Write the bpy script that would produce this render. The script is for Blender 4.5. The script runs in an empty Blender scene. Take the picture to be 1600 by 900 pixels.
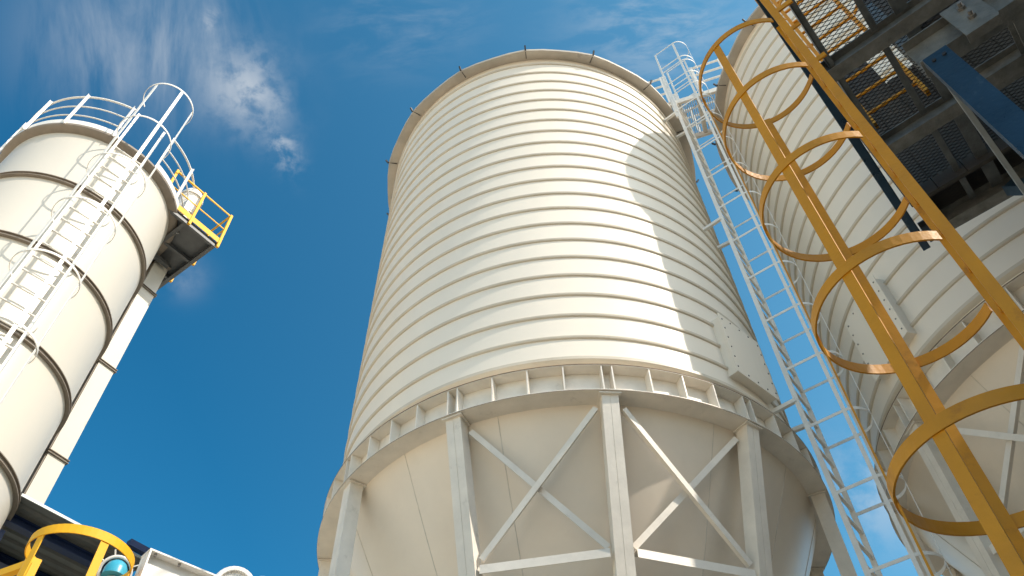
import bpy, bmesh, math, random
from mathutils import Vector, Matrix
random.seed(7)
sc = bpy.context.scene
COL = sc.collection
R = math.radians
GZ = 1.6                                    # eye height; all heights below are given above the eye and raised by GZ

# ------------------------------------------------------------------ camera
pitch, roll = .8969, -.0316
F = Vector((0, math.cos(pitch), math.sin(pitch))); R0 = Vector((1, 0, 0)); U0 = Vector((0, -math.sin(pitch), math.cos(pitch)))
RR = math.cos(roll) * R0 + math.sin(roll) * U0; UU = -math.sin(roll) * R0 + math.cos(roll) * U0
cd = bpy.data.cameras.new('camera'); cam = bpy.data.objects.new('camera', cd); COL.objects.link(cam)
cd.sensor_width = 36; cd.lens = 1232 / 1600 * 36; cd.clip_start = .05; cd.clip_end = 6000
cam.matrix_world = Matrix(((RR.x, UU.x, -F.x, 0), (RR.y, UU.y, -F.y, 0), (RR.z, UU.z, -F.z, GZ), (0, 0, 0, 1)))
sc.camera = cam

# ------------------------------------------------------------------ sky and sun
SUN_AZ, SUN_EL = -28.0, 42.2                # azimuth measured from +X towards +Y
sdir = Vector((math.cos(R(SUN_AZ)) * math.cos(R(SUN_EL)), math.sin(R(SUN_AZ)) * math.cos(R(SUN_EL)), math.sin(R(SUN_EL))))
W = bpy.data.worlds.new('World'); sc.world = W; W.use_nodes = True
nt = W.node_tree; N = nt.nodes; L = nt.links; N.clear()
def wn(t, **k):
    n = N.new(t)
    for a, b in k.items(): setattr(n, a, b)
    return n
def wmath(op, a, b=None, c=None, clamp=False):
    n = wn('ShaderNodeMath', operation=op, use_clamp=clamp)
    for i, v in enumerate((a, b, c)):
        if v is None: continue
        if isinstance(v, (int, float)): n.inputs[i].default_value = v
        else: L.new(v, n.inputs[i])
    return n.outputs[0]
sky = wn('ShaderNodeTexSky', sky_type='NISHITA', sun_disc=False)
sky.sun_elevation = R(SUN_EL); sky.sun_rotation = R(90 - SUN_AZ)
sky.air_density = 1.0; sky.dust_density = 1.0; sky.ozone_density = 2.0; sky.altitude = 100
tint = wn('ShaderNodeMix', data_type='RGBA', blend_type='MULTIPLY'); tint.inputs[0].default_value = 1
L.new(sky.outputs[0], tint.inputs[6]); tc = wn('ShaderNodeTexCoord')
# the clear blue grows paler and brighter towards the sun's side of the sky
sd_ = wn('ShaderNodeVectorMath', operation='DOT_PRODUCT'); L.new(tc.outputs['Generated'], sd_.inputs[0]); sd_.inputs[1].default_value = (math.cos(R(SUN_AZ)), math.sin(R(SUN_AZ)), 0)
gr_ = wn('ShaderNodeMapRange'); L.new(sd_.outputs['Value'], gr_.inputs[0]); gr_.inputs[1].default_value = -.65; gr_.inputs[2].default_value = .05
tm = wn('ShaderNodeMix', data_type='RGBA'); L.new(gr_.outputs[0], tm.inputs[0]); tm.inputs[6].default_value = (.15, .88, 1.08, 1); tm.inputs[7].default_value = (.72, 1.50, 1.45, 1)
hz_ = wn('ShaderNodeMapRange'); L.new(sd_.outputs['Value'], hz_.inputs[0]); hz_.inputs[1].default_value = .05; hz_.inputs[2].default_value = .75
th = wn('ShaderNodeMix', data_type='RGBA'); L.new(hz_.outputs[0], th.inputs[0]); L.new(tm.outputs[2], th.inputs[6]); th.inputs[7].default_value = (2.5, 2.5, 2.15, 1)
# pale haze low over the horizon
sx_ = wn('ShaderNodeSeparateXYZ'); L.new(tc.outputs['Generated'], sx_.inputs[0])
lo_ = wn('ShaderNodeMapRange'); L.new(sx_.outputs[2], lo_.inputs[0]); lo_.inputs[1].default_value = .36; lo_.inputs[2].default_value = .10
tl = wn('ShaderNodeMix', data_type='RGBA'); L.new(lo_.outputs[0], tl.inputs[0]); L.new(th.outputs[2], tl.inputs[6]); tl.inputs[7].default_value = (2.3, 2.1, 1.75, 1)
L.new(tl.outputs[2], tint.inputs[7])
def dirpx(u, v):
    d = F + RR * ((u - 800) / 1232) - UU * ((v - 450) / 1232); return d.normalized()
def wdot(d):
    n = wn('ShaderNodeVectorMath', operation='DOT_PRODUCT'); L.new(tc.outputs['Generated'], n.inputs[0]); n.inputs[1].default_value = d; return n.outputs['Value']
def patch(u0, v0, u1, v1, width, soft=.45):
    """soft elongated mask in sky directions along an arc between two directions"""
    a, b = dirpx(u0, v0), dirpx(u1, v1); m = (a + b).normalized(); ax = (b - a).normalized(); perp = m.cross(ax).normalized()
    hl = (b - a).length / 2
    x = wmath('DIVIDE', wdot(ax), hl); y = wmath('DIVIDE', wdot(perp), width)
    r2 = wmath('ADD', wmath('MULTIPLY', x, x), wmath('MULTIPLY', y, y))
    e = wmath('POWER', 2.718, wmath('MULTIPLY', r2, -1.6))
    return wmath('MULTIPLY', e, wmath('GREATER_THAN', wdot(m), 0))
def wnoise(scale, detail, rough, stretch=None, dist=0.):
    mp = wn('ShaderNodeMapping'); L.new(tc.outputs['Generated'], mp.inputs[0])
    if stretch: mp.inputs['Scale'].default_value = stretch[0]; mp.inputs['Rotation'].default_value = stretch[1]
    n = wn('ShaderNodeTexNoise'); L.new(mp.outputs[0], n.inputs['Vector'])
    n.inputs['Scale'].default_value = scale; n.inputs['Detail'].default_value = detail; n.inputs['Roughness'].default_value = rough; n.inputs['Distortion'].default_value = dist
    return n.outputs[0]
def ramp(v, a, b):
    n = wn('ShaderNodeMapRange', interpolation_type='SMOOTHSTEP'); L.new(v, n.inputs[0]); n.inputs[1].default_value = a; n.inputs[2].default_value = b; return n.outputs[0]
def local_noise(u0, v0, u1, v1, along, across, detail=8, rough=.6, dist=.4, off=0.):
    """noise in sky directions, drawn out along the arc from the first to the second direction"""
    a, b = dirpx(u0, v0), dirpx(u1, v1); m = (a + b).normalized(); ax = (b - a).normalized(); perp = m.cross(ax).normalized()
    cb = wn('ShaderNodeCombineXYZ'); L.new(wmath('MULTIPLY', wdot(ax), along), cb.inputs[0]); L.new(wmath('MULTIPLY', wdot(perp), across), cb.inputs[1]); L.new(wmath('MULTIPLY', wdot(m), 3.), cb.inputs[2])
    n = wn('ShaderNodeTexNoise'); L.new(cb.outputs[0], n.inputs['Vector']); n.inputs['Scale'].default_value = 1; n.inputs['Detail'].default_value = detail; n.inputs['Roughness'].default_value = rough; n.inputs['Distortion'].default_value = dist
    return n.outputs[0]
puffs = ramp(wnoise(34, 6, .62, None, .3), .38, .66)
fine_ = ramp(wnoise(46, 5, .6, None, .2), .30, .62)
def layer(mask, tex, k): return wmath('MULTIPLY', wmath('MULTIPLY', mask, tex), k)
cl = layer(patch(365, 70, 425, 215, .052), wmath('MULTIPLY', ramp(wnoise(13, 4, .5), .30, .52), wmath('ADD', wmath('MULTIPLY', fine_, .75), .25)), .62)
cl = wmath('ADD', cl, layer(patch(425, 190, 462, 275, .020), puffs, .55))
cl = wmath('ADD', cl, layer(patch(215, -60, 235, 200, .12), ramp(local_noise(215, -60, 235, 200, 4., 13.), .34, .66), .50))
cl = wmath('ADD', cl, layer(patch(300, -60, 330, 190, .030), ramp(local_noise(300, -60, 330, 190, 3., 16.), .3, .7), .30))
cl = wmath('ADD', cl, layer(patch(310, 20, 350, 40, .02), puffs, .3))
cl = wmath('ADD', cl, layer(patch(280, 400, 300, 470, .030), ramp(wnoise(12, 6, .6), .3, .6), .22))
cl = wmath('ADD', cl, layer(patch(500, 50, 760, 20, .06), ramp(local_noise(500, 60, 760, 20, 9., 26.), .40, .72), .20))
cl = wmath('ADD', cl, layer(patch(880, 40, 1180, 40, .08), ramp(local_noise(880, 60, 1180, 20, 12., 34.), .40, .66), .34))
cl = wmath('ADD', cl, layer(patch(1310, 680, 1420, 870, .05), ramp(wnoise(15, 7, .62), .36, .62), .40), clamp=True)
cm = wn('ShaderNodeMix', data_type='RGBA'); L.new(cl, cm.inputs[0]); L.new(tint.outputs[2], cm.inputs[6]); cm.inputs[7].default_value = (4.6, 4.9, 5.2, 1)
bg = wn('ShaderNodeBackground'); bg.inputs[1].default_value = .107; L.new(cm.outputs[2], bg.inputs[0])
wo = wn('ShaderNodeOutputWorld'); L.new(bg.outputs[0], wo.inputs[0])
sl = bpy.data.lights.new('sun', 'SUN'); so = bpy.data.objects.new('sun', sl); COL.objects.link(so)
sl.energy = 3.4; sl.angle = R(.53); sl.color = (1, .90, .77)
so.rotation_euler = sdir.to_track_quat('Z', 'Y').to_euler()
sc.view_settings.view_transform = 'Standard'; sc.view_settings.look = 'None'; sc.view_settings.exposure = 0.48; sc.view_settings.gamma = 1
sc.view_settings.use_curve_mapping = False
sc.cycles.max_bounces = 8; sc.cycles.diffuse_bounces = 5

# ------------------------------------------------------------------ materials
def mat(name, col, rough=.5, metal=0., var=.08, scale=3., dirt=None, dirt_amt=.3, dirt_scale=2., bump=0., streak=0., fine=0.):
    m = bpy.data.materials.new(name); m.use_nodes = True; t = m.node_tree; n = t.nodes; l = t.links
    b = n['Principled BSDF']; b.inputs['Roughness'].default_value = rough; b.inputs['Metallic'].default_value = metal
    co = n.new('ShaderNodeTexCoord'); mp = n.new('ShaderNodeMapping'); l.new(co.outputs['Object'], mp.inputs[0])
    if streak: mp.inputs['Scale'].default_value = (1, 1, streak)
    nz = n.new('ShaderNodeTexNoise'); nz.inputs['Scale'].default_value = scale; nz.inputs['Detail'].default_value = 6; nz.inputs['Roughness'].default_value = .6
    l.new(mp.outputs[0], nz.inputs[0])
    cr = n.new('ShaderNodeMapRange'); cr.inputs[1].default_value = .3; cr.inputs[2].default_value = .7; cr.inputs[3].default_value = 1 - var; cr.inputs[4].default_value = 1 + var * .4
    l.new(nz.outputs[0], cr.inputs[0])
    mx = n.new('ShaderNodeMix'); mx.data_type = 'RGBA'; mx.blend_type = 'MULTIPLY'; mx.inputs[0].default_value = 1
    mx.inputs[6].default_value = (*col, 1); l.new(cr.outputs[0], mx.inputs[7]); out = mx.outputs[2]
    if dirt:
        nd = n.new('ShaderNodeTexNoise'); nd.inputs['Scale'].default_value = dirt_scale; nd.inputs['Detail'].default_value = 9; nd.inputs['Roughness'].default_value = .7; l.new(mp.outputs[0], nd.inputs[0])
        dr = n.new('ShaderNodeMapRange'); dr.inputs[1].default_value = .60; dr.inputs[2].default_value = .74; dr.inputs[4].default_value = dirt_amt; l.new(nd.outputs[0], dr.inputs[0])
        m2 = n.new('ShaderNodeMix'); m2.data_type = 'RGBA'; l.new(dr.outputs[0], m2.inputs[0]); l.new(out, m2.inputs[6]); m2.inputs[7].default_value = (*dirt, 1); out = m2.outputs[2]
    l.new(out, b.inputs['Base Color'])
    rr = n.new('ShaderNodeMapRange'); rr.inputs[3].default_value = max(.05, rough - .08); rr.inputs[4].default_value = min(1, rough + .12); l.new(nz.outputs[0], rr.inputs[0]); l.new(rr.outputs[0], b.inputs['Roughness'])
    if bump:
        bm_ = n.new('ShaderNodeBump'); bm_.inputs['Strength'].default_value = bump; bm_.inputs['Distance'].default_value = .02
        nb = n.new('ShaderNodeTexNoise'); nb.inputs['Scale'].default_value = fine or scale * 2; nb.inputs['Detail'].default_value = 3; l.new(co.outputs['Object'], nb.inputs[0])
        l.new(nb.outputs[0], bm_.inputs['Height']); l.new(bm_.outputs[0], b.inputs['Normal'])
    return m
M = dict(
    wall=mat('silo_white_paint', (.82, .745, .64), .42, var=.05, scale=1.2, dirt=(.42, .36, .28), dirt_amt=.16, dirt_scale=1.3, bump=.14, streak=.22, fine=1.4),
    rib=mat('seam_white_paint', (.60, .53, .43), .5, var=.10, scale=2.0, dirt=(.36, .29, .2), dirt_amt=.3, dirt_scale=2.5),
    cone=mat('cone_white_paint', (.78, .695, .59), .34, var=.10, scale=1.0, dirt=(.50, .42, .32), dirt_amt=.25, dirt_scale=.8, bump=.2, fine=1.2),
    steel_w=mat('frame_white_paint', (.79, .73, .645), .45, var=.12, scale=4, dirt=(.36, .31, .25), dirt_amt=.35, dirt_scale=7, bump=.08, fine=20),
    seam=mat('weld_seam', (.66, .60, .52), .6, var=.2, scale=6),
    eave=mat('eave_grey_sheet', (.52, .47, .41), .55, var=.18, scale=3, dirt=(.12, .08, .06), dirt_amt=.5, dirt_scale=4),
    gap=mat('gasket_brown', (.24, .20, .16), .6, var=.15, scale=8),
    wht=mat('ladder_white_paint', (.80, .77, .72), .4, var=.08, scale=8, dirt=(.40, .28, .16), dirt_amt=.3, dirt_scale=18),
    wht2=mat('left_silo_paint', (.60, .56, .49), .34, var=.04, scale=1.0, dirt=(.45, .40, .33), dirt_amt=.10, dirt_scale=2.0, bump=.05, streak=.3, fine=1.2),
    yel=mat('yellow_paint', (.62, .262, .001), .5, var=.14, scale=5, dirt=(.22, .07, .012), dirt_amt=.6, dirt_scale=4.5, bump=.12, fine=40),
    yel2=mat('bright_yellow_paint', (.86, .44, .004), .6, var=.08, scale=5, dirt=(.3, .12, .03), dirt_amt=.3, dirt_scale=9),
    galv3=mat('grey_galvanised', (.22, .225, .215), .5, .45, var=.4, scale=9, dirt=(.08, .10, .12), dirt_amt=.7, dirt_scale=5, bump=.2, fine=60),
    galv=mat('galvanised_steel', (.16, .175, .18), .48, .55, var=.35, scale=7, dirt=(.055, .075, .10), dirt_amt=.7, dirt_scale=3, bump=.2, fine=45),
    galv2=mat('bright_galvanised', (.42, .45, .46), .35, .4, var=.15, scale=8),
    blue=mat('blue_primer_sky_tint', (.028, .068, .12), .28, .35, var=.3, scale=4, dirt=(.20, .26, .30), dirt_amt=.5, dirt_scale=5, bump=.15, fine=30),  # blue primer, with the column's sky reflection put into the base colour
    dark=mat('dark_cladding', (.050, .046, .042), .75, .0, var=.3, scale=2, dirt=(.10, .085, .07), dirt_amt=.5, dirt_scale=2),
    mesh=mat('expanded_metal', (.03, .032, .034), .6, .1, var=.2, scale=10),
    deckg=mat('deck_underside_grey', (.13, .135, .14), .5, .3, var=.3, scale=4, dirt=(.05, .055, .06), dirt_amt=.6, dirt_scale=4),
    roofg=mat('roof_sheet_grey', (.16, .165, .155), .5, .2, var=.25, scale=2),
    navy=mat('navy_steel_paint', (.012, .03, .10), .45, var=.2, scale=4),
    fasc=mat('pale_fascia', (.40, .43, .43), .4, .3, var=.1, scale=3),
    cyan=mat('pale_blue_cap', (.05, .36, .50), .3, var=.1, scale=8),
    bolt=mat('bolt_steel', (.28, .26, .24), .45, .6, var=.3, scale=30),
    rust=mat('edge_rust', (.20, .14, .09), .8, var=.4, scale=6),
    black=mat('black_fitting', (.03, .03, .035), .5, var=.2, scale=10),
    bridge=mat('bridge_sheet_pale', (.74, .76, .78), .45, .1, var=.2, scale=5, dirt=(.4, .3, .2), dirt_amt=.4, dirt_scale=6),
)
def ground_mat():
    m = bpy.data.materials.new('concrete_yard'); m.use_nodes = True; t = m.node_tree; n = t.nodes; l = t.links; b = n['Principled BSDF']
    co = n.new('ShaderNodeTexCoord'); nz = n.new('ShaderNodeTexNoise'); nz.inputs['Scale'].default_value = .35; nz.inputs['Detail'].default_value = 10; nz.inputs['Roughness'].default_value = .65
    l.new(co.outputs['Object'], nz.inputs[0]); cr = n.new('ShaderNodeValToRGB'); cr.color_ramp.elements[0].position = .3; cr.color_ramp.elements[1].position = .7
    cr.color_ramp.elements[0].color = (.66, .52, .36, 1); cr.color_ramp.elements[1].color = (.80, .65, .47, 1)
    l.new(nz.outputs[0], cr.inputs[0]); l.new(cr.outputs[0], b.inputs['Base Color']); b.inputs['Roughness'].default_value = .85
    return m

# ------------------------------------------------------------------ mesh helpers
class MB:
    def __init__(s): s.v = []; s.f = []; s.sm = []
    def add(s, vs, fs, smooth=False):
        o = len(s.v); s.v += [tuple(v) for v in vs]; s.f += [tuple(i + o for i in f) for f in fs]; s.sm += [smooth] * len(fs)
    def box8(s, c):   # c: 8 corners, 0-3 bottom ccw, 4-7 top
        s.add(c, [(3, 2, 1, 0), (4, 5, 6, 7), (0, 1, 5, 4), (1, 2, 6, 5), (2, 3, 7, 6), (3, 0, 4, 7)])
    def box(s, c, sx, sy, sz, X=(1, 0, 0), Y=(0, 1, 0), Z=(0, 0, 1)):
        c, X, Y, Z = Vector(c), Vector(X) * sx / 2, Vector(Y) * sy / 2, Vector(Z) * sz / 2
        s.box8([c - X - Y - Z, c + X - Y - Z, c + X + Y - Z, c - X + Y - Z, c - X - Y + Z, c + X - Y + Z, c + X + Y + Z, c - X + Y + Z])
    def bar(s, p, q, w, t, side=None):
        """rectangular bar p->q; w measured along 'side', t across it"""
        p, q = Vector(p), Vector(q); d = (q - p).normalized(); sd = Vector(side) if side is not None else Vector((0, 0, 1))
        sd = sd - d * sd.dot(d)
        if sd.length < 1e-5: sd = Vector((1, 0, 0)) - d * d.x
        sd.normalize(); u = d.cross(sd); a, b = sd * w / 2, u * t / 2
        s.box8([p - a - b, p + a - b, p + a + b, p - a + b, q - a - b, q + a - b, q + a + b, q - a + b])
    def tube(s, pts, r, n=8, closed=False, smooth=True):
        pts = [Vector(p) for p in pts]; m = len(pts); rings = []
        up = Vector((0, 0, 1))
        for i, p in enumerate(pts):
            if closed: d = pts[(i + 1) % m] - pts[i - 1]
            else: d = pts[min(i + 1, m - 1)] - pts[max(i - 1, 0)]
            d.normalize(); a = up - d * up.dot(d)
            if a.length < .05: a = Vector((1, 0, 0)) - d * d.x
            a.normalize(); b = d.cross(a)
            rings.append([p + (a * math.cos(2 * math.pi * k / n) + b * math.sin(2 * math.pi * k / n)) * r for k in range(n)])
        vs = [v for rg in rings for v in rg]; fs = []
        for i in range(m if closed else m - 1):
            j = (i + 1) % m
            for k in range(n): fs.append((i * n + k, i * n + (k + 1) % n, j * n + (k + 1) % n, j * n + k))
        if not closed: fs += [tuple(range(n))[::-1], tuple((m - 1) * n + k for k in range(n))]
        s.add(vs, fs, smooth)
    def strip(s, pts, h, t, nrm=None):
        """flat bar following pts (a horizontal path), h tall, t thick"""
        pts = [Vector(p) for p in pts]; m = len(pts); vs = []
        for i, p in enumerate(pts):
            d = pts[min(i + 1, m - 1)] - pts[max(i - 1, 0)]; d.z = 0; d.normalize(); n_ = Vector((d.y, -d.x, 0)) * t / 2; u = Vector((0, 0, h / 2))
            vs += [p - n_ - u, p + n_ - u, p + n_ + u, p - n_ + u]
        fs = [(0, 1, 2, 3), tuple((m - 1) * 4 + k for k in (3, 2, 1, 0))]
        for i in range(m - 1):
            for k in range(4): fs.append((i * 4 + k, (i + 1) * 4 + k, (i + 1) * 4 + (k + 1) % 4, i * 4 + (k + 1) % 4))
        s.add(vs, fs)
    def lathe(s, prof, c, n=96, a0=0., a1=360., smooth=True, closed_prof=False):
        full = abs(a1 - a0 - 360) < 1e-6; k = n if full else n + 1; cx, cy = c; vs = []
        for i in range(k):
            a = R(a0 + (a1 - a0) * i / n)
            for r, z in prof: vs.append((cx + r * math.cos(a), cy + r * math.sin(a), z))
        m = len(prof); fs = []
        for i in range(n):
            j = (i + 1) % k
            for p in range(m if closed_prof else m - 1):
                q = (p + 1) % m; fs.append((i * m + p, j * m + p, j * m + q, i * m + q))
        if not full and closed_prof: fs += [tuple(range(m)), tuple((k - 1) * m + p for p in range(m))[::-1]]
        s.add(vs, fs, smooth)
    def build(s, name, m, parent=None, **props):
        me = bpy.data.meshes.new(name); me.from_pydata(s.v, [], s.f)
        me.polygons.foreach_set('use_smooth', s.sm); me.materials.append(M[m] if isinstance(m, str) else m)
        if any(s.sm): 
            try: me.set_sharp_from_angle(angle=R(38))
            except Exception: pass
        bm = bmesh.new(); bm.from_mesh(me); bmesh.ops.recalc_face_normals(bm, faces=bm.faces); bm.to_mesh(me); bm.free()
        if any(s.sm):
            try: me.set_sharp_from_angle(angle=R(38))
            except Exception: pass
        o = bpy.data.objects.new(name, me); COL.objects.link(o)
        off = Vector((0, 0, GZ))
        if parent is not None:
            o.parent = parent; root = parent
            while root.parent: root = root.parent
            base = root.location
        else: base = Vector((0, 0, 0))
        # all coordinates are given above the eye: move to world, then into the parent's frame
        me.transform(Matrix.Translation(off - base))
        if parent is not None and parent.type == 'MESH': pass
        for k, v in props.items(): o[k] = v
        return o
def thing(name, label, cat, loc, group=None):
    o = bpy.data.objects.new(name, None); COL.objects.link(o); o.location = (loc[0], loc[1], loc[2] + GZ); o.empty_display_size = .3
    o['label'] = label; o['category'] = cat
    if group: o['group'] = group
    return o
def tag(o, label, cat, group=None):
    o['label'] = label; o['category'] = cat
    if group: o['group'] = group
    return o
def pol(c, r, a, z): return Vector((c[0] + r * math.cos(R(a)), c[1] + r * math.sin(R(a)), z))
GRD = -GZ

# ------------------------------------------------------------------ ground
g = MB(); g.add([(-900, -900, GRD), (900, -900, GRD), (900, 900, GRD), (-900, 900, GRD)], [(0, 1, 2, 3)])
go = g.build('ground', ground_mat()); go['kind'] = 'structure'
g = MB(); g.add([(1.3, -60, GRD + .004), (70, -60, GRD + .004), (70, 60, GRD + .004), (1.3, 60, GRD + .004)], [(0, 1, 2, 3)])  # unseen dark sheet added to cut ground bounce on the right
go = g.build('bounce_dimmer', mat('bounce_dimmer_dark', (.04, .038, .035), .85, var=.3, scale=1.5)); go['kind'] = 'structure'

# ------------------------------------------------------------------ big ribbed silos
S = 3.1
def big_silo(c, label, leg0, hatch_a, braced, lean, clip0, rev):
    root = thing('silo', label, 'silo', (c[0], c[1], GRD), 'large ribbed white silos on steel legs')
    zl, zu, ze = 1.736 * S, 1.85 * S, 4.45 * S
    rw = .9525 * S
    # shell: one lathe profile with the seam flanges rolled into it
    prof = [(rw, zl + .02)]
    k = 0; zz = []
    z = 1.914 * S
    while z < ze - .1: zz.append(z); z += .1182 * S
    rb = MB(); wl = MB()
    wl.lathe([(rw, zl + .012), (rw, ze + .06)], c, 144)
    wl.build('shell_wall', 'wall', root)
    rp = lambda z: [(rw - .002, z - .030), (rw + .018, z - .024), (rw + .025, z - .012), (rw + .025, z + .010), (rw + .016, z + .018), (rw - .002, z + .024)]
    for i, z in enumerate(zz):
        p = rp(z)
        if i == 0: p = [(rw - .002, z - .05), (rw + .030, z - .045), (rw + .055, z - .02), (rw + .055, z + .02), (rw - .002, z + .05)]
        rb.lathe(p, c, 144)
    rb.build('seam_ribs', 'rib', root)
    # sixteen sided roof with a flat soffit
    va = [clip0 + 22.5 * i for i in range(16)]; ro = MB(); rv = 1.019 * S
    vb = [clip0 + 5.625 * i for i in range(64)]; vr = [rv * (1 if i % 4 == 0 else (.9925 if i % 4 == 2 else .9955)) for i in range(64)]
    inner = [pol(c, rw - .01, a, ze + .055) for a in vb]; outer = [pol(c, x_, a, ze) for a, x_ in zip(vb, vr)]; out2 = [pol(c, x_ + .004, a, ze + .05) for a, x_ in zip(vb, vr)]
    apex = pol(c, 0, 0, ze + .95); vs = inner + outer + out2 + [apex]
    fs = []
    for i in range(64):
        j = (i + 1) % 64; fs += [(i, j, 64 + j, 64 + i), (64 + i, 64 + j, 128 + j, 128 + i), (128 + i, 128 + j, 192)]
    ro.add(vs, fs); rf = ro.build('roof', 'eave', root)
    for a in va:                                # clips that carry the lightning wire
        q = MB(); p = pol(c, rv + .015, a, ze + .01); e = Vector((math.cos(R(a)), math.sin(R(a)), 0))
        q.bar(pol(c, rw + .045, a, ze + .035), p, .02, .012, (0, 0, 1)); q.bar(p - Vector((0, 0, .02)), p + e * .05 + Vector((0, 0, .06)), .028, .028, e)
        q.build('roof_clip', 'black', rf)
    # ring beam
    rbm = MB()
    rbm.lathe([(.930 * S, zl - .008), (S, zl - .008), (S, zl + .008), (.930 * S, zl + .008)], c, 144, closed_prof=True)
    rbm.lathe([(rw + .001, zu - .008), (.998 * S, zu - .008), (.998 * S, zu + .008), (rw + .001, zu + .008)], c, 144, closed_prof=True)
    rbm.lathe([(rw + .010, zl + .009), (rw + .010, zu - .009)], c, 144)
    beam = rbm.build('ring_beam', 'steel_w', root)
    q = MB(); q.lathe([(S + .0015, zl - .010), (S + .0015, zl - .001)], c, 144); q.lathe([(.998 * S + .0015, zu - .004), (.998 * S + .0015, zu + .010)], c, 144); q.build('edge_rust', 'rust', beam)
    for i in range(12):
        a = leg0 + 30 * i
        for d in (-1.0, 1.0, 8.2, 15, 21.8):
            q = MB(); e = Vector((math.cos(R(a + d)), math.sin(R(a + d)), 0)); t = Vector((-e.y, e.x, 0)); cc = pol(c, (rw + .012 + .996 * S) / 2, a + d, (zl + zu) / 2)
            q.box(cc, .996 * S - rw - .012, .014, zu - zl - .02, e, t); q.build('stiffener', 'steel_w', beam)
    # hopper
    co = MB(); zc = zl - .0075
    r0, r1, z1 = .9305 * S, .45, zl - (.926 * S - .45) * math.tan(R(60))
    cp = []
    for i in range(21):
        t = i / 20.; bulge = .10 * math.sin(math.pi * min(1, t * 1.3)) if t < .77 else 0
        cp.append((r0 + (r1 - r0) * t + bulge, zc + (z1 - zc) * t))
    co.lathe(cp, c, 144); co.lathe([(.45, z1), (.45, z1 - .5)], c, 48)
    cone = co.build('hopper_cone', 'cone', root)
    sm = MB()
    for i in range(16):
        a = leg0 - 7 + 22.5 * i
        sm.tube([pol(c, r - .001, a, z) for r, z in cp], .0055, 6)
    sm.build('weld_seams', 'seam', cone)
    # legs
    zt = zl - .0085; zj = 1.245 * S
    def legp(i, z):
        a = leg0 + 30 * i; rt = .962 * S; slope = .245 if i in lean else 0.
        return pol(c, rt - (zt - z) * slope, a, z)
    for i in range(12):
        a = leg0 + 30 * i; e = Vector((math.cos(R(a)), math.sin(R(a)), 0)); q = MB(); t = Vector((-e.y, e.x, 0))
        p0, p1 = legp(i, GRD + .03), legp(i, zt)
        # two channels toe to toe: a box with a fine joint down its middle
        q.bar(p0 + t * .0425, p1 + t * .0425, .081, .15, t); q.bar(p0 - t * .0425, p1 - t * .0425, .081, .15, t)
        q.bar(p0, p1, .02, .14, t)
        lg = q.build('leg', 'steel_w', root)
        b = MB(); b.box(p0 + Vector((0, 0, -.012)), .36, .36, .03, e, t); b.build('base_plate', 'steel_w', lg)
        b = MB(); b.box(p1 - Vector((0, 0, .012)), .21, .22, .014, e, t); b.build('cap_plate', 'steel_w', lg)
    for i in braced:
        j = i + 1; a = leg0 + 30 * i + 15; e = Vector((math.cos(R(a)), math.sin(R(a)), 0)); t = Vector((-e.y, e.x, 0))
        lo = zj
        A0, A1 = legp(i, zt - .12) + t * .13, legp(j, lo + .1) - t * .12
        B0, B1 = legp(j, zt - .12) - t * .13, legp(i, lo + .1) + t * .12
        if i == 1: A0, A1, B0, B1 = B0, B1, A0, A1
        q = MB(); o1 = e * .055
        q.bar(A0 + o1, A1 + o1, .06, .008, (A1 - A0).cross(e)); q.bar(A0 + o1 - e * .035, A1 + o1 - e * .035, .008, .062, (A1 - A0).cross(e)); q.build('diagonal_brace', 'steel_w', root)
        q = MB(); o1 = e * .01
        q.bar(B0 - o1, B1 - o1, .06, .008, (B1 - B0).cross(e)); q.bar(B0 - o1 - e * .035, B1 - o1 - e * .035, .008, .062, (B1 - B0).cross(e)); q.build('diagonal_brace', 'steel_w', root)
        q = MB(); p, r_ = legp(i, lo) + t * .10, legp(j, lo) - t * .10
        q.bar(p + Vector((0, 0, .04)) + e * .03, r_ + Vector((0, 0, .04)) + e * .03, .008, .11, (0, 0, 1)); q.bar(p + e * .085, r_ + e * .085, .085, .008, (0, 0, 1)); q.build('tie_beam', 'steel_w', root)
    # inspection box
    a = hatch_a; e = Vector((math.cos(R(a)), math.sin(R(a)), 0)); t = Vector((-e.y, e.x, 0)); zb, zt2 = 1.992 * S, 2.292 * S
    q = MB(); cc = pol(c, rw + .03, a, (zb + zt2) / 2); q.box(cc, .15, .70, zt2 - zb, e, t)
    h = q.build('inspection_hatch', 'wall', root)
    q = MB(); cc = pol(c, rw + .112, a, (zb + zt2) / 2); q.box(cc, .012, .76, zt2 - zb + .05, e, t); pl = q.build('cover_plate', 'wall', h)
    q = MB()
    for y in range(6):
        for x in (-.34, .34): q.box(cc + e * .010 + t * x + Vector((0, 0, -.40 + .16 * y)), .01, .014, .014, e, t)
    for x in range(1, 4):
        for zz_ in (-.44, .44): q.box(cc + e * .010 + t * (-.34 + .17 * x) + Vector((0, 0, zz_)), .01, .014, .014, e, t)
    q.build('bolts', 'bolt', pl)
    return root
CM = (.2124 * S, 2.8037 * S); CR = (2.294 * S, 2.133 * S)
big_silo(CM, 'large ribbed white silo in the middle, its hopper and braced legs in full view', -145, -47.6, (1, 2), (1, 2, 3), -95.1, 0)
big_silo(CR, 'large ribbed white silo at the right, in shade behind the yellow caged ladder', -176 + 2, -169.3, (0,), (), -175, 0)

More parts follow.
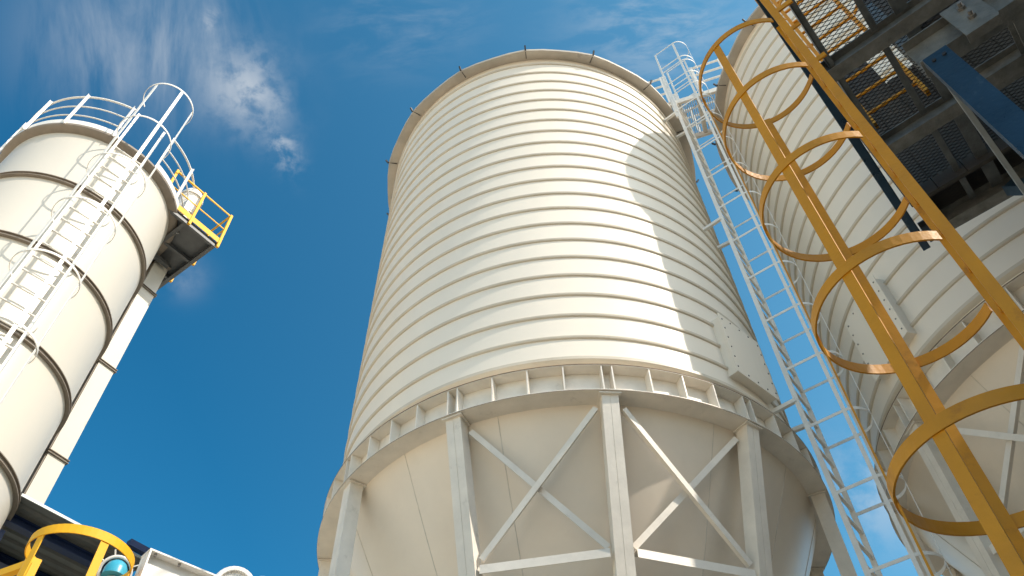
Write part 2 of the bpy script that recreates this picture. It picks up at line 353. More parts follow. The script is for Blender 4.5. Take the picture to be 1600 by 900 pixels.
# ------------------------------------------------------------------ generic round cage ladder
def cage_ladder(name, label, ca, cb, out, hoop_z, z0, z1, cage_r, hoop_c, gap, strap_angles, m, rail_w, rail_t, hoop_h, rung_dz, strap_w, rung_r=.012, hoop_t=.008, strap_bot=None, cat='ladder', rung_z1=None):
    """rails at plan points ca, cb; circular hoops centred on hoop_c, open over 'gap' = (start, end) angles"""
    ca, cb, hc = Vector((*ca, 0)), Vector((*cb, 0)), Vector((*hoop_c, 0)); out = Vector((*out, 0)).normalized(); w = (cb - ca).normalized()
    root = thing(name, label, cat, ((ca.x + cb.x) / 2, (ca.y + cb.y) / 2, z0))
    up = Vector((0, 0, 1))
    for p in (ca, cb):
        q = MB(); q.bar(p + up * z0, p + up * z1, rail_w, rail_t, out); q.build('side_rail', m, root)
    z = z0 + .2
    while z < (rung_z1 or z1) - .02:
        q = MB(); q.tube([ca + w * rail_t / 2 + up * z, cb - w * rail_t / 2 + up * z], rung_r, 8); q.build('rung', m, root); z += rung_dz
    for z in hoop_z:
        a0, a1 = gap; n = 40; pts = [hc + Vector((math.cos(R(a0 + (a1 - a0) * i / n)), math.sin(R(a0 + (a1 - a0) * i / n)), 0)) * cage_r + up * z for i in range(n + 1)]
        q = MB(); q.strip(pts, hoop_h, hoop_t); q.build('cage_hoop', m, root)
    zt, zb = max(hoop_z) + hoop_h / 2, (min(hoop_z) - .03 if strap_bot is None else strap_bot)
    for a in strap_angles:
        e = Vector((math.cos(R(a)), math.sin(R(a)), 0)); p = hc + e * (cage_r - hoop_t)
        q = MB(); q.bar(p + up * zb, p + up * zt, strap_w, .008, Vector((-e.y, e.x, 0))); q.build('cage_strap', m, root)
    return root

# ------------------------------------------------------------------ left silo
CL = (-7.416, 7.303)
def left_silo():
    root = thing('silo', 'smooth white silo at the left with four dark joint rings and a round guard rail', 'silo', (CL[0], CL[1], GRD))
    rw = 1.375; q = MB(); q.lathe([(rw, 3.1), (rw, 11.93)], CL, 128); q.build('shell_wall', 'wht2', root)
    for k in range(6):
        z = 10.507 - 1.4908 * k + .0
        if z < 3: break
        q = MB(); q.lathe([(rw, z - .012), (1.432, z - .012), (1.432, z), (rw, z)], CL, 128, closed_prof=True)
        q.lathe([(rw, z + .052), (1.432, z + .052), (1.432, z + .064), (rw, z + .064)], CL, 128, closed_prof=True)
        r_ = q.build('joint_ring', 'gap', root)
        q = MB(); q.lathe([(rw + .028, z), (rw + .028, z + .052)], CL, 128); q.build('ring_gasket', 'gap', r_)
    q = MB(); q.lathe([(rw, 11.90), (1.47, 11.92), (1.505, 11.96), (1.505, 12.0), (1.47, 12.02), (0, 12.3)], CL, 128); q.build('roof', 'gap', root)
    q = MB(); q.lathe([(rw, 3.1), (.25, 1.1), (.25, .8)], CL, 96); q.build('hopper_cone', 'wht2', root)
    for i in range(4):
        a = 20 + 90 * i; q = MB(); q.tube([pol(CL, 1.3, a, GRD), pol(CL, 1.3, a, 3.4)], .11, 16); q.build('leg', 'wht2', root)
    rr = 1.50; guard = MB()
    for dz, rad in ((.98, .019), (.62, .013), (.30, .013)):
        pts = [pol(CL, rr, a, 12.0 + dz) for a in [ -24.5 + i * 331 / 110. for i in range(111)]]
        guard.tube(pts, rad, 6)
    gd = guard.build('guard_rail', 'wht', root)
    q = MB(); q.lathe([(rr - .004, 12.01), (rr + .004, 12.01), (rr + .004, 12.13), (rr - .004, 12.13)], CL, 110, -24.5, 306.5, closed_prof=True); q.build('toe_board', 'wht', gd)
    for a in (-111, -84.5, -56, -24.8, 0, 28, 56, 84, 112, 140, 168, 196, 222):
        e = Vector((math.cos(R(a)), math.sin(R(a)), 0)); t = Vector((-e.y, e.x, 0)); q = MB()
        q.bar(pol(CL, rr + .02, a, 11.96), pol(CL, rr + .02, a, 13.0), .042, .008, t); q.bar(pol(CL, rr + .045, a, 11.96), pol(CL, rr + .045, a, 13.0), .036, .006, e)
        q.build('guard_post', 'wht', gd)
    return root
left_silo()
hc = (-6.03, 6.095)
LA = cage_ladder('cage_ladder', 'white caged ladder running up the smooth left silo past its roof', (-6.45, 6.10), (-6.12, 6.47), (.75, -.66),
    [13.15 - 1.24 * k for k in range(9)], 2.5, 12.85, .425, hc, (-180, 62), (-38, -100, 20), 'wht', .04, .04, .036, .30, .048, .014, rung_z1=11.95, hoop_t=.010)
# stand-offs of that ladder
for z in [11.3 - 2.0 * k for k in range(5)]:
    for p in ((-6.45, 6.10), (-6.12, 6.47)):
        d = (Vector((*CL, 0)) - Vector((*p, 0))).normalized(); q = MB(); P = Vector((p[0], p[1], z)); q.bar(P, P + d * .16, .05, .008, (0, 0, 1)); q.build('wall_bracket', 'wht', LA)

# ------------------------------------------------------------------ duct and head platform beside the left silo
DX = thing('duct', 'tall white square duct with bolted joints beside the left silo', 'duct', (-6.64, 8.766, 6.19))
da = Vector((math.cos(R(-31)), math.sin(R(-31)), 0)); db = Vector((-da.y, da.x, 0)); dc = Vector((-6.64, 8.766, 0))
q = MB(); q.bar(dc - db * .150 + Vector((0, 0, 6.19)), dc - db * .150 + Vector((0, 0, 11.86)), .012, .24, db); q.bar(dc - db * .150 - da * .08 + Vector((0, 0, 6.19)), dc - db * .150 - da * .08 + Vector((0, 0, 11.86)), .05, .03, db); q.build('dark_side_strip', 'gap', DX)  # plain dark strip added to darken the duct's left side
q = MB(); q.bar(dc + Vector((0, 0, 6.19)), dc + Vector((0, 0, 11.90)), .285, .285, db); q.build('casing', 'wht2', DX)
for z in (11.98, 11.15, 9.22, 7.38):
    for o in (.022, -.022):
        q = MB(); q.box(dc + Vector((0, 0, z + o)), .345, .345, .010, da, db); q.build('joint_flange', 'gap', DX)
pa = Vector((-.578, -.816, 0)).normalized(); pb = Vector((-pa.y, pa.x, 0)); pb = pb if pb.x < 0 else -pb
PC = Vector((-5.416, 8.306, 11.9))
PL = thing('platform', 'small dark platform with yellow guard rail at the top of the left silo', 'platform', PC)
def pp(a, b, z=0.): return PC + pa * a + pb * b + Vector((0, 0, z))
q = MB(); q.box(pp(.62, 1.3, .10), 1.24, 2.6, .012, pa, pb); q.build('deck_plate', 'deckg', PL)
for i in range(5):
    q = MB(); q.bar(pp(.02, .03 + .63 * i, .05), pp(1.22, .03 + .63 * i, .05), .09, .02, (0, 0, 1)); q.bar(pp(.02, .05 + .63 * i, .01), pp(1.22, .05 + .63 * i, .01), .008, .06, (0, 0, 1)); q.build('cross_member', 'deckg', PL)
for a in (.0, .64, 1.24):
    q = MB(); q.bar(pp(a, -.005, .045), pp(a, 2.6, .045), .12, .012, (0, 0, 1)); q.bar(pp(a + (.03 if a < 1 else -.03), 0, -.015), pp(a + (.03 if a < 1 else -.03), 2.6, -.015), .008, .07, (0, 0, 1)); q.build('edge_beam', 'deckg', PL)
q = MB(); q.box(pp(.50, 1.0, -.06), .5, .08, .08, pa, pb); q.box(pp(.50, 1.22, -.06), .5, .08, .08, pa, pb); q.build('duct_support', 'deckg', PL)
gr = MB()
for z, rad in ((1.0, .022), (.55, .016)):
    gr.tube([pp(1.25, -.01, z), pp(-.01, -.01, z), pp(-.01, 2.6, z), pp(1.25, 2.6, z)], rad, 8)
gq = gr.build('guard_rail', 'yel2', PL)
q = MB(); q.bar(pp(-.02, -.02, .17), pp(1.25, -.02, .17), .13, .006, (0, 0, 1)); q.bar(pp(-.02, -.02, .17), pp(-.02, 2.62, .17), .13, .006, (0, 0, 1)); q.build('toe_board', 'yel2', gq)
for a, b in ((-.02, -.02), (.62, -.02), (1.25, -.02), (-.02, .65), (-.02, 1.3), (-.02, 1.95), (-.02, 2.6), (.62, 2.6), (1.25, 2.6)):
    q = MB(); q.bar(pp(a, b, -.02), pp(a, b, 1.02), .045, .045, pa); q.build('guard_post', 'yel2', gq)
FP = pp(.70, .28)
FT = thing('dust_filter', 'white round dust filter drum standing on the yellow railed platform', 'dust filter', FP + Vector((0, 0, .11)))
q = MB(); q.lathe([(.0, .112), (.20, .112), (.20, .95), (.22, .95), (.22, 1.01), (.20, 1.01), (.17, 1.14), (.10, 1.20), (0, 1.22)], (FP.x, FP.y), 32)
q.v = [(x, y, z + 11.9) for x, y, z in q.v]; q.build('drum', 'wht', FT)
q = MB(); q.box(FP + Vector((.13, -.20, .42)), .14, .10, .3, da, db); q.build('control_box', 'wht', FT)
q = MB(); q.lathe([(.202, 12.30), (.22, 12.30), (.22, 12.33), (.202, 12.33)], (FP.x, FP.y), 32, closed_prof=True); q.build('clamp_band', 'wht', FT)

# ------------------------------------------------------------------ canopy / shed at the lower left
A = Vector((-6.17, 7.96, 6.12)); ed = Vector((.583, .8125, 0)).normalized(); en = Vector((-ed.y, ed.x, 0)); A = A - ed * .0
def cp_(s, n, z=0.): return A + ed * s + en * n + Vector((0, 0, z))
SH = thing('shed', 'grey roofed shed with navy beams behind the left silo', 'shed', (cp_(2, 3).x, cp_(2, 3).y, GRD))
q = MB(); nx = 46                                          # trapezoid roof sheet running along the eave
prev = None; vs = []; fs = []
x = .0; k = 0; pr = []
while x < 6.2:
    pr += [(x, 0.), (x + .09, 0.), (x + .115, .035), (x + .17, .035)]; x += .195
for n_, z_ in pr: vs += [cp_(0, n_ , .02 + z_), cp_(1.92, n_, .02 + z_)]
for n_, z_ in pr: vs += [cp_(0, n_, .026 + z_), cp_(1.92, n_, .026 + z_)]
m_ = len(pr)
for i in range(m_ - 1): fs += [(2 * i, 2 * i + 1, 2 * i + 3, 2 * i + 2), (2 * m_ + 2 * i, 2 * m_ + 2 * i + 1, 2 * m_ + 2 * i + 3, 2 * m_ + 2 * i + 2)]
q.add(vs, fs); q.build('roof_sheet', 'roofg', SH)
q = MB(); q.bar(cp_(0, -.012, .040), cp_(1.92, -.012, .040), .035, .02, (0, 0, 1)); q.build('fascia', 'fasc', SH)
for n_ in (.42, 1.32, 2.4, 3.5, 4.6):
    q = MB(); q.bar(cp_(0, n_, -.05), cp_(1.90, n_, -.05), .10, .010, (0, 0, 1)); q.bar(cp_(0, n_, -.105), cp_(1.90, n_, -.105), .010, .13, (0, 0, 1)); q.bar(cp_(0, n_, .004), cp_(1.90, n_, .004), .010, .13, (0, 0, 1)); q.build('roof_beam', 'navy', SH)
q = MB(); vs = []; fs = []; k = 0; y = 0.
prw = []
while y < 6: prw += [(y, 0), (y + .10, 0), (y + .12, .03), (y + .18, .03)]; y += .2
for n_, z_ in prw: vs += [cp_(1.95 + z_, n_, -6.12 - GZ), cp_(1.95 + z_, n_, .0)]
for i in range(len(prw) - 1): fs.append((2 * i, 2 * i + 1, 2 * i + 3, 2 * i + 2))
q.add(vs, fs); q.build('wall_sheet', 'fasc', SH)
q = MB(); q.bar(cp_(1.5, -.05, .12), cp_(2.05, -.05, .12), .09, .10, (0, 0, 1)); q.bar(cp_(1.85, -.12, .02), cp_(2.25, -.12, .02), .09, .10, (0, 0, 1)); q.build('blue_flashing', M['navy'], SH)
for s in (.1, 1.8):
    for n_ in (.5, 5.0):
        q = MB(); q.bar(cp_(s, n_, -6.12 - GZ), cp_(s, n_, -.20), .16, .16, ed); q.build('post', 'navy', SH)

# ------------------------------------------------------------------ small yellow cage head at the lower left
sc_ = (-3.197, 5.031)
aR, bR = (sc_[0] - .30, sc_[1] - .20), (sc_[0] - .20, sc_[1] + .30)
SY = cage_ladder('cage_ladder', 'small bright yellow caged ladder top at the lower left, in front of the shed', (sc_[0] - .36, sc_[1] + .03), (sc_[0] - .05, sc_[1] + .36), (.7, -.7),
    [3.32, 2.4, 1.5], -1.55, 3.3, .36, sc_, (-190, 100), (-114, -40, 30), 'yel2', .07, .012, .07, .28, .06, .012)
q = MB(); P = Vector((sc_[0] - .36, sc_[1] + .03, 3.32)); o_ = Vector((-.55, .25, 0))
q.bar(P + Vector((0, 0, -.02)), P + o_ + Vector((0, 0, -.02)), .06, .05, (0, 0, 1)); q.bar(P + Vector((0, 0, -.3)), P + o_ + Vector((0, 0, -.3)), .05, .05, (0, 0, 1))
q.bar(P + Vector((.0, .0, -1)), P + Vector((0, 0, .02)), .10, .05, (1, 1, 0)); q.build('step_off_rail', 'yel2', SY)

# blue capped fitting inside a white wire guard
bc = Vector((-3.17, 5.50, 3.49))
BT = thing('domed_cap', 'pale blue domed cap in a white ring guard seen through the small yellow hoop', 'domed cap', bc)
q = MB(); q.lathe([(0, .095), (.042, .086), (.072, .058), (.088, .015), (.088, -.04), (0, -.04)], (bc.x, bc.y), 28); q.v = [(x, y, z + bc.z) for x, y, z in q.v]; q.build('blue_dome', 'cyan', BT)
q = MB(); cdir = Vector((-bc.x, -bc.y, -bc.z)).normalized(); u_ = cdir.cross(Vector((0, 0, 1))).normalized(); v_ = u_.cross(cdir)
q.tube([bc + (u_ * math.cos(t) + v_ * math.sin(t)) * .115 for t in [2 * math.pi * i / 32 for i in range(32)]], .013, 8, closed=True)
for t in (.5, 1.2, 1.9, 2.6): q.tube([bc + (u_ * math.cos(t) + v_ * math.sin(t)) * .11, bc + (u_ * math.cos(t) + v_ * math.sin(t)) * .17], .006, 6)
q.build('wire_guard', 'wht', BT)
q = MB(); q.bar(bc + Vector((0, 0, -.05)), bc + Vector((0, 0, -.05 - 3.45 - GZ)), .06, .06, (1, 0, 0)); q.build('post', 'wht', BT)

# white I beam frame and machine at the bottom edge
p0, p1 = Vector((-2.86, 5.27, 3.50)), Vector((-2.14, 5.98, 3.50)); bd = (p1 - p0).normalized(); bn = Vector((bd.y, -bd.x, 0))
IB = thing('beam_frame', 'white steel frame of broad beams at the lower edge beside the small yellow hoop', 'steel frame', (p0.x, p0.y, GRD))
q = MB(); q.bar(p0, p1, .012, .15, (0, 0, 1)); q.bar(p0 - Vector((0, 0, .13)), p1 - Vector((0, 0, .13)), .25, .009, (0, 0, 1)); q.bar(p0 - Vector((0, 0, .26)), p1 - Vector((0, 0, .26)), .012, .15, (0, 0, 1)); q.build('beam', 'wht', IB)
q = MB(); q.box(p0 + bd * .01 - Vector((0, 0, .13)), .012, .15, .25, bd, bn); q.build('end_plate', 'wht', IB)
for s in (.12, .6):
    q = MB(); q.bar(p0 + bd * s - Vector((0, 0, .27)), p0 + bd * s - Vector((0, 0, 3.5 + GZ)), .12, .12, bd); q.build('column', 'wht', IB)
q = MB(); e1 = p0 + bn * .079 - Vector((0, 0, .04))
for s in (.06, .26): q.tube([p0 + bd * s + bn * .045 - Vector((0, 0, .006)), p0 + bd * s + bn * .045 - Vector((0, 0, .028))], .012, 6, smooth=False)
q.build('bolts', 'bolt', IB)
mc = Vector((-2.33, 5.80, 3.57)); ax = Vector((.42, -.88, -.1)).normalized(); sx_ = ax.cross(Vector((0, 0, 1))).normalized(); ux = sx_.cross(ax)
MCH = thing('motor', 'white cylindrical blower motor at the lower edge beside the middle silo', 'motor', (mc.x, mc.y, mc.z - .3))
def lathe_ax(q, prof, c, ax, n=28):
    sx = ax.cross(Vector((0, 0, 1))).normalized(); ux = sx.cross(ax); vs = []; m = len(prof)
    for i in range(n):
        t = 2 * math.pi * i / n
        for r_, h in prof: vs.append(c + ax * h + (sx * math.cos(t) + ux * math.sin(t)) * r_)
    q.add(vs, [(i * m + p, ((i + 1) % n) * m + p, ((i + 1) % n) * m + p + 1, i * m + p + 1) for i in range(n) for p in range(m - 1)], True)
q = MB(); lathe_ax(q, [(0, -.3), (.15, -.28), (.17, -.2), (.17, .10), (.15, .12), (.13, .12), (.13, .09), (.05, .09), (.04, .13), (0, .13)], mc + Vector((0, 0, -.10)), ax); mo = q.build('motor_body', 'wht', MCH)
q = MB(); lathe_ax(q, [(0, -.2), (.07, -.18), (.085, -.12), (.085, .14), (.07, .16), (.05, .16), (.045, .13), (0, .13)], mc + Vector((.225, .0, -.125)), ax); q.build('end_drum', 'wht', MCH)
q = MB(); q.bar(mc + Vector((-.02, .03, .045)), mc + Vector((.17, .03, -.02)), .03, .03, (0, 0, 1)); q.box(mc + Vector((.15, -.06, -.05)), .04, .05, .05); q.build('bracket', 'wht', MCH)
q = MB(); q.bar(mc + Vector((0, 0, -.28)), mc + Vector((0, 0, -3.5 - GZ)), .14, .14, (1, 0, 0)); q.build('pedestal', 'wht', MCH)

# ------------------------------------------------------------------ white caged ladder between the big silos (U shaped hoops)
K = .933
R1 = Vector((3.3765 * K, 7.0574 * K, 0)); n_ = Vector((.757, -.653, 0)).normalized(); w_ = Vector((.653, .757, 0)); 
R2 = Vector((3.437, 6.965, 0)); w_ = (R2 - R1).normalized(); n_ = Vector((w_.y, -w_.x, 0)); wid = (R2 - R1).length
WL = thing('cage_ladder', 'tall white caged ladder standing against the sky between the two ribbed silos', 'ladder', ((R1.x + R2.x) / 2, (R1.y + R2.y) / 2, GRD))
up = Vector((0, 0, 1))
for p in (R1, R2):
    q = MB(); q.bar(p + up * GRD, p + up * 14.83, .055, .012, n_); q.bar(p + up * 14.83, p + up * 15.9, .035, .010, n_); q.build('side_rail', 'wht', WL)
    q = MB(); q.bar(p + up * 13.1 - n_ * .04, p + up * 14.85 - n_ * .04, .04, .04, n_); q.build('rail_stiffener', 'wht', WL)
z = -1.3
while z < 14.0:
    q = MB(); q.bar(R1 + up * z, R2 + up * z, .028, .028, n_); q.build('rung', 'wht', WL); z += .28
hz = [4.80 + .868 * k for k in range(-4, 10)] + [13.35, 13.94, 14.43, 14.98, 15.17, 15.89]
dp = .42; rad = wid / 2
def hoop_pts(z):
    c0 = R1 + n_ * dp; pts = [R1 + up * z, c0 + up * z]; mid = (R1 + R2) / 2 + n_ * dp
    for i in range(1, 16):
        t = math.pi * i / 16; pts.append(mid - w_ * math.cos(t) * rad + n_ * math.sin(t) * rad * .85 + up * z)
    return pts + [R2 + n_ * dp + up * z, R2 + up * z]
for z in hz:
    q = MB(); q.strip(hoop_pts(z), .036, .006); q.build('cage_hoop', 'wht', WL)
for idx, wd in ((1, .042), (9, .012), (17, .034)):
    p = hoop_pts(0)[idx]; q = MB(); a_ = hoop_pts(0)[min(idx + 1, 18)] - hoop_pts(0)[idx - 1]
    q.bar(p + up * 1.2, p + up * 15.91, wd, .007, a_); q.build('cage_strap', 'wht', WL)
dm = (Vector((*CM, 0)) - R1).normalized()
for z in (2.4, 6.07, 9.75, 13.3):
    for p, ln in ((R1, .42), (R2, .42)):
        d = (Vector((*CM, 0)) - p); l_ = d.length - .952 * S; d.normalize()
        if l_ > .9: continue
        q = MB(); q.bar(p + up * z, p + d * l_ + up * z, .05, .045, (0, 0, 1)); q.build('wall_bracket', 'wht', WL)

# ------------------------------------------------------------------ bridge between the roofs
bx = Vector((CR[0] - CM[0], CR[1] - CM[1], 0)).normalized(); bn_ = Vector((-bx.y, bx.x, 0)); bn_ = bn_ if bn_.y > 0 else -bn_
def bp(s, c, z): # s along from middle silo centre, c = absolute normal coordinate
    base = Vector((*CM, 0)); c0 = base.dot(bn_); return base + bx * s + bn_ * (c - c0) + up * z
BZ = 14.0; c0_, c1_ = 7.42, 8.25
BR = thing('footbridge', 'pale footbridge with guard rails joining the roofs of the two ribbed silos', 'footbridge', bp(3.4, 7.75, BZ))
q = MB()
for i in range(66): q.box(bp(2.1 + .04 * i, (c0_ + c1_) / 2, BZ + .03), .017, c1_ - c0_, .02, bx, bn_)
q.build('deck_grating', 'bridge', BR)
for c_ in (c0_, c1_):
    q = MB(); q.bar(bp(2.3, c_, BZ - .03), bp(4.5, c_, BZ - .03), .14, .05, up); q.build('side_beam', 'steel_w', BR)
for s in (2.75, 3.12, 3.5, 3.9):
    q = MB(); q.bar(bp(s, c0_ + .03, BZ - .02), bp(s, c1_ - .03, BZ - .02), .07, .07, up); q.build('cross_beam', 'steel_w', BR)
gr = MB(); sl_ = (R1.dot(bx) - Vector((*CM, 0)).dot(bx)) - .05
for z in (.42, .76, 1.10):
    gr.tube([bp(1.9, c0_ - .03, BZ + z), bp(sl_, c0_ - .03, BZ + z)], .024, 8); gr.tube([bp(sl_ + .62, c0_ - .03, BZ + z), bp(5.0, c0_ - .03, BZ + z)], .024, 8); gr.tube([bp(1.9, c1_, BZ + z), bp(5.0, c1_, BZ + z)], .02, 8)
gq = gr.build('guard_rail', 'wht', BR)
for s in (2.0, sl_, sl_ + .62, 4.15, 4.9):
    q = MB(); q.bar(bp(s, c0_ - .03, BZ - .02), bp(s, c0_ - .03, BZ + 1.12), .05, .05, bx); q.build('guard_post', 'wht', gq)
for s in (2.0, 3.4, 4.9):
    q = MB(); q.bar(bp(s, c1_, BZ - .02), bp(s, c1_, BZ + 1.12), .05, .05, bx); q.build('guard_post', 'wht', gq)

# ------------------------------------------------------------------ big yellow caged ladder
EE = Vector((.636, .772, 0)); FF = Vector((.772, -.636, 0))
def ef(e, f, z): return EE * e + FF * f + up * z
yc = (1.614, 2.138)
YL = cage_ladder('cage_ladder', 'large ochre yellow caged ladder close to the viewer under the dark platform', (1.70, 1.773), (1.995, 2.123), (-.77, .64),
    [4.785, 4.107, 3.296, 2.468, 1.65, .83], -1.58, 6.7, .36, yc, (0, -  281 + 360 - 360), (), 'yel', .062, .014, .055, .27, .075, .011)
for o in list(YL.children):
    if o.name.startswith('cage_hoop'): bpy.data.objects.remove(o)
for z in [4.785, 4.107, 3.296, 2.468, 1.65, .83]:
    pts = [Vector((yc[0] + .36 * math.cos(R(a)), yc[1] + .36 * math.sin(R(a)), z)) for a in [2 + i * (276 - 2) / 48. for i in range(49)]]
    q = MB(); q.strip(pts, .055, .008); q.build('cage_hoop', 'yel', YL)
for a, wd in ((-145, .046), (68.3, .046), (151, .036)):
    a_ = a
    e = Vector((math.cos(R(a_)), math.sin(R(a_)), 0)); p = Vector((*yc, 0)) + e * .352
    q = MB(); q.bar(p + up * .2, p + up * 4.81, wd, .008, Vector((-e.y, e.x, 0))); q.build('cage_strap', 'yel', YL)
for o in list(YL.children):
    if o.name.startswith('side_rail'): bpy.data.objects.remove(o)
yo = Vector((-.77, .64, 0)).normalized()
for p, wd in ((Vector((1.68, 1.79, 0)), .044), (Vector((1.972, 2.142, 0)), .030)):
    p = p - yo * wd / 2; q = MB(); q.bar(p - up * 1.58, p + up * 6.7, wd, .014, yo); q.build('side_rail', 'yel', YL)
for z in (4.9, 5.45):
    for e_ in (2.45, 2.905):
        q = MB(); q.bar(ef(e_, .16, z), ef(e_, .30, z), .05, .012, up); q.build('wall_bracket', 'yel', YL)

# ------------------------------------------------------------------ dark steel platform, upper right
T = thing('steel_platform', 'dark galvanised steel platform with mesh floor overhead at the upper right', 'platform', ef(3.4, 1.5, GRD))
HP = 5.6
def ibeam(p, q_, h, w, name='joist', m='galv3', tw=.008, tf=.011):
    b = MB(); p, q_ = Vector(p), Vector(q_); b.bar(p + up * tf / 2, q_ + up * tf / 2, tf, w, up); b.bar(p + up * h / 2, q_ + up * h / 2, h - 2 * tf, tw, up); b.bar(p + up * (h - tf / 2), q_ + up * (h - tf / 2), tf, w, up)
    return b.build(name, m, T)
E0, E1, F0, F1 = .9, 5.52, .22, 3.2
for e_ in (1.3, 2.4, 3.52, 4.42, 5.46): ibeam(ef(e_, F0 + .02, HP), ef(e_, F1, HP), .17, .12)
def channel(p, q_, h, w, side, name='edge_channel', m='galv'):
    b = MB(); p, q_, sd = Vector(p), Vector(q_), Vector(side); b.bar(p + up * h / 2, q_ + up * h / 2, h, .010, up)
    b.bar(p + up * .006 + sd * w / 2, q_ + up * .006 + sd * w / 2, .012, w, up); b.bar(p + up * (h - .006) + sd * w / 2, q_ + up * (h - .006) + sd * w / 2, .012, w, up); return b.build(name, m, T)
channel(ef(E0, F0 - .005, HP - .01), ef(E1 + .04, F0 - .005, HP - .01), .20, .06, -FF, m='blue')
channel(ef(E0, F0 + .10, HP + .02), ef(E1, F0 + .10, HP + .02), .15, .04, FF, 'stringer')
for f_, w in ((.71, .05), (.92, .10), (1.55, .06), (2.2, .08)):
    for a, b_ in ((E0, 3.45), (3.59, 4.35), (4.49, 5.40)):
        q = MB(); q.bar(ef(a, f_, HP + .12), ef(b_, f_, HP + .12), .07, .010, up); q.bar(ef(a, f_, HP + .09), ef(b_, f_, HP + .09), .008, w, up); q.build('floor_bearer', 'galv', T)
# expanded metal floor: two families of strands per panel, clipped to the panel
def mesh_panel(e0, e1, f0, f1, z):
    b = MB(); pe, pf = .034, .085; sl_ = pe / pf; sw = .0016
    for sg in (1, -1):
        le = (f1 - f0) * sl_; c_ = e0 - (le if sg > 0 else 0)
        while c_ < e1 + (le if sg < 0 else 0):
            # e = c_ + sg*sl*(f-f0)
            fa, fb = f0, f1
            g_ = lambda f: c_ + sg * sl_ * (f - f0)
            inv = lambda e: f0 + (e - c_) / (sg * sl_)
            lo_, hi_ = sorted((inv(e0), inv(e1))); fa, fb = max(f0, lo_), min(f1, hi_)
            if fb - fa > .01:
                p, q2 = ef(g_(fa), fa, z), ef(g_(fb), fb, z); d = (q2 - p).normalized(); s_ = d.cross(up) * sw
                zz = up * .0035
                b.add([p - s_ - zz, p + s_ - zz, q2 + s_ - zz, q2 - s_ - zz, p - s_ + zz, p + s_ + zz, q2 + s_ + zz, q2 - s_ + zz], [(0, 1, 2, 3), (7, 6, 5, 4), (0, 4, 5, 1), (3, 2, 6, 7)])
            c_ += pe
    return b.build('floor_mesh', 'mesh', T)
for a, b_ in ((1.35, 3.47), (3.57, 4.37), (4.47, 5.42)): mesh_panel(a, b_, .33, 2.4, HP + .172)
# main beam carrying the platform, with bolted end plate, below joist line
ibeam(ef(3.36, .72, 4.78), ef(3.36, 3.4, 4.78), .30, .14, 'main_beam', 'galv3')
q = MB(); q.box(ef(3.24, 1.09, 4.86), .012, .20, .36, EE, FF); q.box(ef(3.27, 1.19, 4.86), .07, .012, .36, EE, FF); q.box(ef(3.27, 1.09, 4.675), .07, .20, .012, EE, FF); gp = q.build('gusset_plate', 'galv3', T)
for z in (4.80, 4.94):
    q = MB(); q.tube([ef(3.234, 1.09, z), ef(3.21, 1.09, z)], .026, 6, smooth=False); q.tube([ef(3.21, 1.09, z), ef(3.18, 1.09, z)], .014, 8); q.build('bolt', 'bolt', gp)
q = MB(); q.bar(ef(3.262, .807, GRD), ef(3.262, .807, 4.74), .132, .010, FF); q.bar(ef(3.29, .737, GRD), ef(3.29, .737, 4.74), .012, .066, FF); q.bar(ef(3.29, .877, GRD), ef(3.29, .877, 4.74), .012, .066, FF); q.build('column', 'blue', T)
q = MB()
for f_ in (.775, .84): q.tube([ef(3.256, f_, 4.66), ef(3.246, f_, 4.66)], .013, 10)
q.build('bolt_hole', 'black', T)
for e_, f_ in ((5.3, 2.9), (1.2, 2.9)):
    q = MB(); q.bar(ef(e_, f_, GRD), ef(e_, f_, HP), .2, .2, FF); q.build('column', 'galv', T)
def angle_brace(p, q_, m, wv=.07):
    b = MB(); p, q_ = Vector(p), Vector(q_); d = (q_ - p).normalized(); s_ = d.cross(FF).normalized(); b.bar(p, q_, wv, .007, s_); b.bar(p + s_ * wv / 2 + FF * wv / 2, q_ + s_ * wv / 2 + FF * wv / 2, .007, wv, s_); return b.build('brace', m, T)
angle_brace(ef(3.42, .80, 4.98), ef(4.60, .83, 4.38), 'galv2', .030)
angle_brace(ef(5.40, .92, 5.58), ef(5.0, 1.7, 4.3), 'blue', .10)
ibeam(ef(3.5, 1.45, 5.25), ef(5.4, 1.45, 5.25), .16, .12, 'cross_beam'); ibeam(ef(3.5, 2.1, 5.30), ef(5.4, 2.1, 5.30), .16, .12, 'cross_beam')
ibeam(ef(4.2, 1.0, 5.38), ef(4.2, 3.2, 5.38), .18, .12, 'cross_beam')
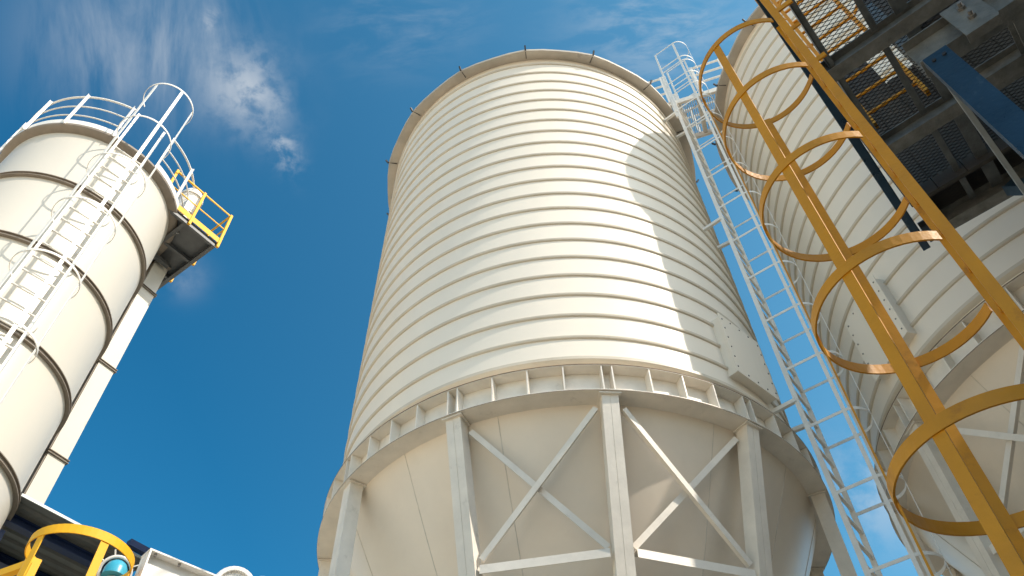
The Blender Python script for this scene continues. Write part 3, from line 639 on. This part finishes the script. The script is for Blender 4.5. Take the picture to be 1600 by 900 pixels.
# cladding behind the platform
def clad(f0, f1, top, e_=5.05):
    q = MB(); x = f0
    while x < f1 - .01:
        x2 = min(x + .25, f1); q.box(ef(e_, (x + x2) / 2 - .003, (HP + .02 + top) / 2), .03, x2 - x - .006, top - HP - .02, EE, FF); x += .25
    q.box(ef(e_ + .03, (f0 + f1) / 2, (HP + .02 + top) / 2), .02, f1 - f0, top - HP - .05, EE, FF)
    q.build('cladding', 'dark', T)
q = MB()  # unseen wall added to keep low sky light off the hopper cone
for i in range(40): q.box(ef(-3 + .25 * i, 3.45, (GRD + 5.4) / 2), .244, .03, 5.4 - GRD, EE, FF)
q.build('low_sky_blocker', 'dark', T)
clad(.27, .77, 8.05); clad(.77, 1.15, 7.35); clad(1.15, 2.2, 9.0); clad(2.2, 3.6, 10.0)
q = MB(); q.box(ef(5.25, 1.9, HP + .20), .42, 3.2, .012, EE, FF); q.build('floor_plate', 'dark', T)
q = MB(); q.box(ef(4.5, 2.45, 7.9), 1.0, 2.3, .03, EE, FF); q.box(ef(3.2, 2.6, 7.9), 1.2, 1.9, .03, EE, FF); q.build('upper_deck', 'dark', T)
for f_ in (1.3, 1.9, 2.5):
    q = MB(); q.bar(ef(2.7, f_, 7.8), ef(5.0, f_, 7.8), .14, .08, up); q.build('upper_joist', 'galv', T)
for e_, f_ in ((4.55, 1.02), (4.95, 1.22), (3.3, 1.3)):
    q = MB(); q.bar(ef(e_, f_, HP + .18), ef(e_, f_, 7.9), .12, .12, FF); q.build('upper_post', 'galv', T)
# ladder on the platform
def efp(e, f): v = ef(e, f, 0); return (v.x, v.y)
uc = efp(3.93, .60)
cage_ladder('cage_ladder', 'yellow caged ladder seen through the mesh floor of the dark platform', efp(4.27, .38), efp(4.27, .82), (-.636, -.772),
    [8.9, 8.15, 7.4], 5.79, 9.0, .37, uc, (-39.5 - 90 - 140, -39.5 - 90 + 140 - 0), (-129.5, -129.5 - 75, -129.5 + 75), 'yel', .06, .03, .05, .30, .05, .016)
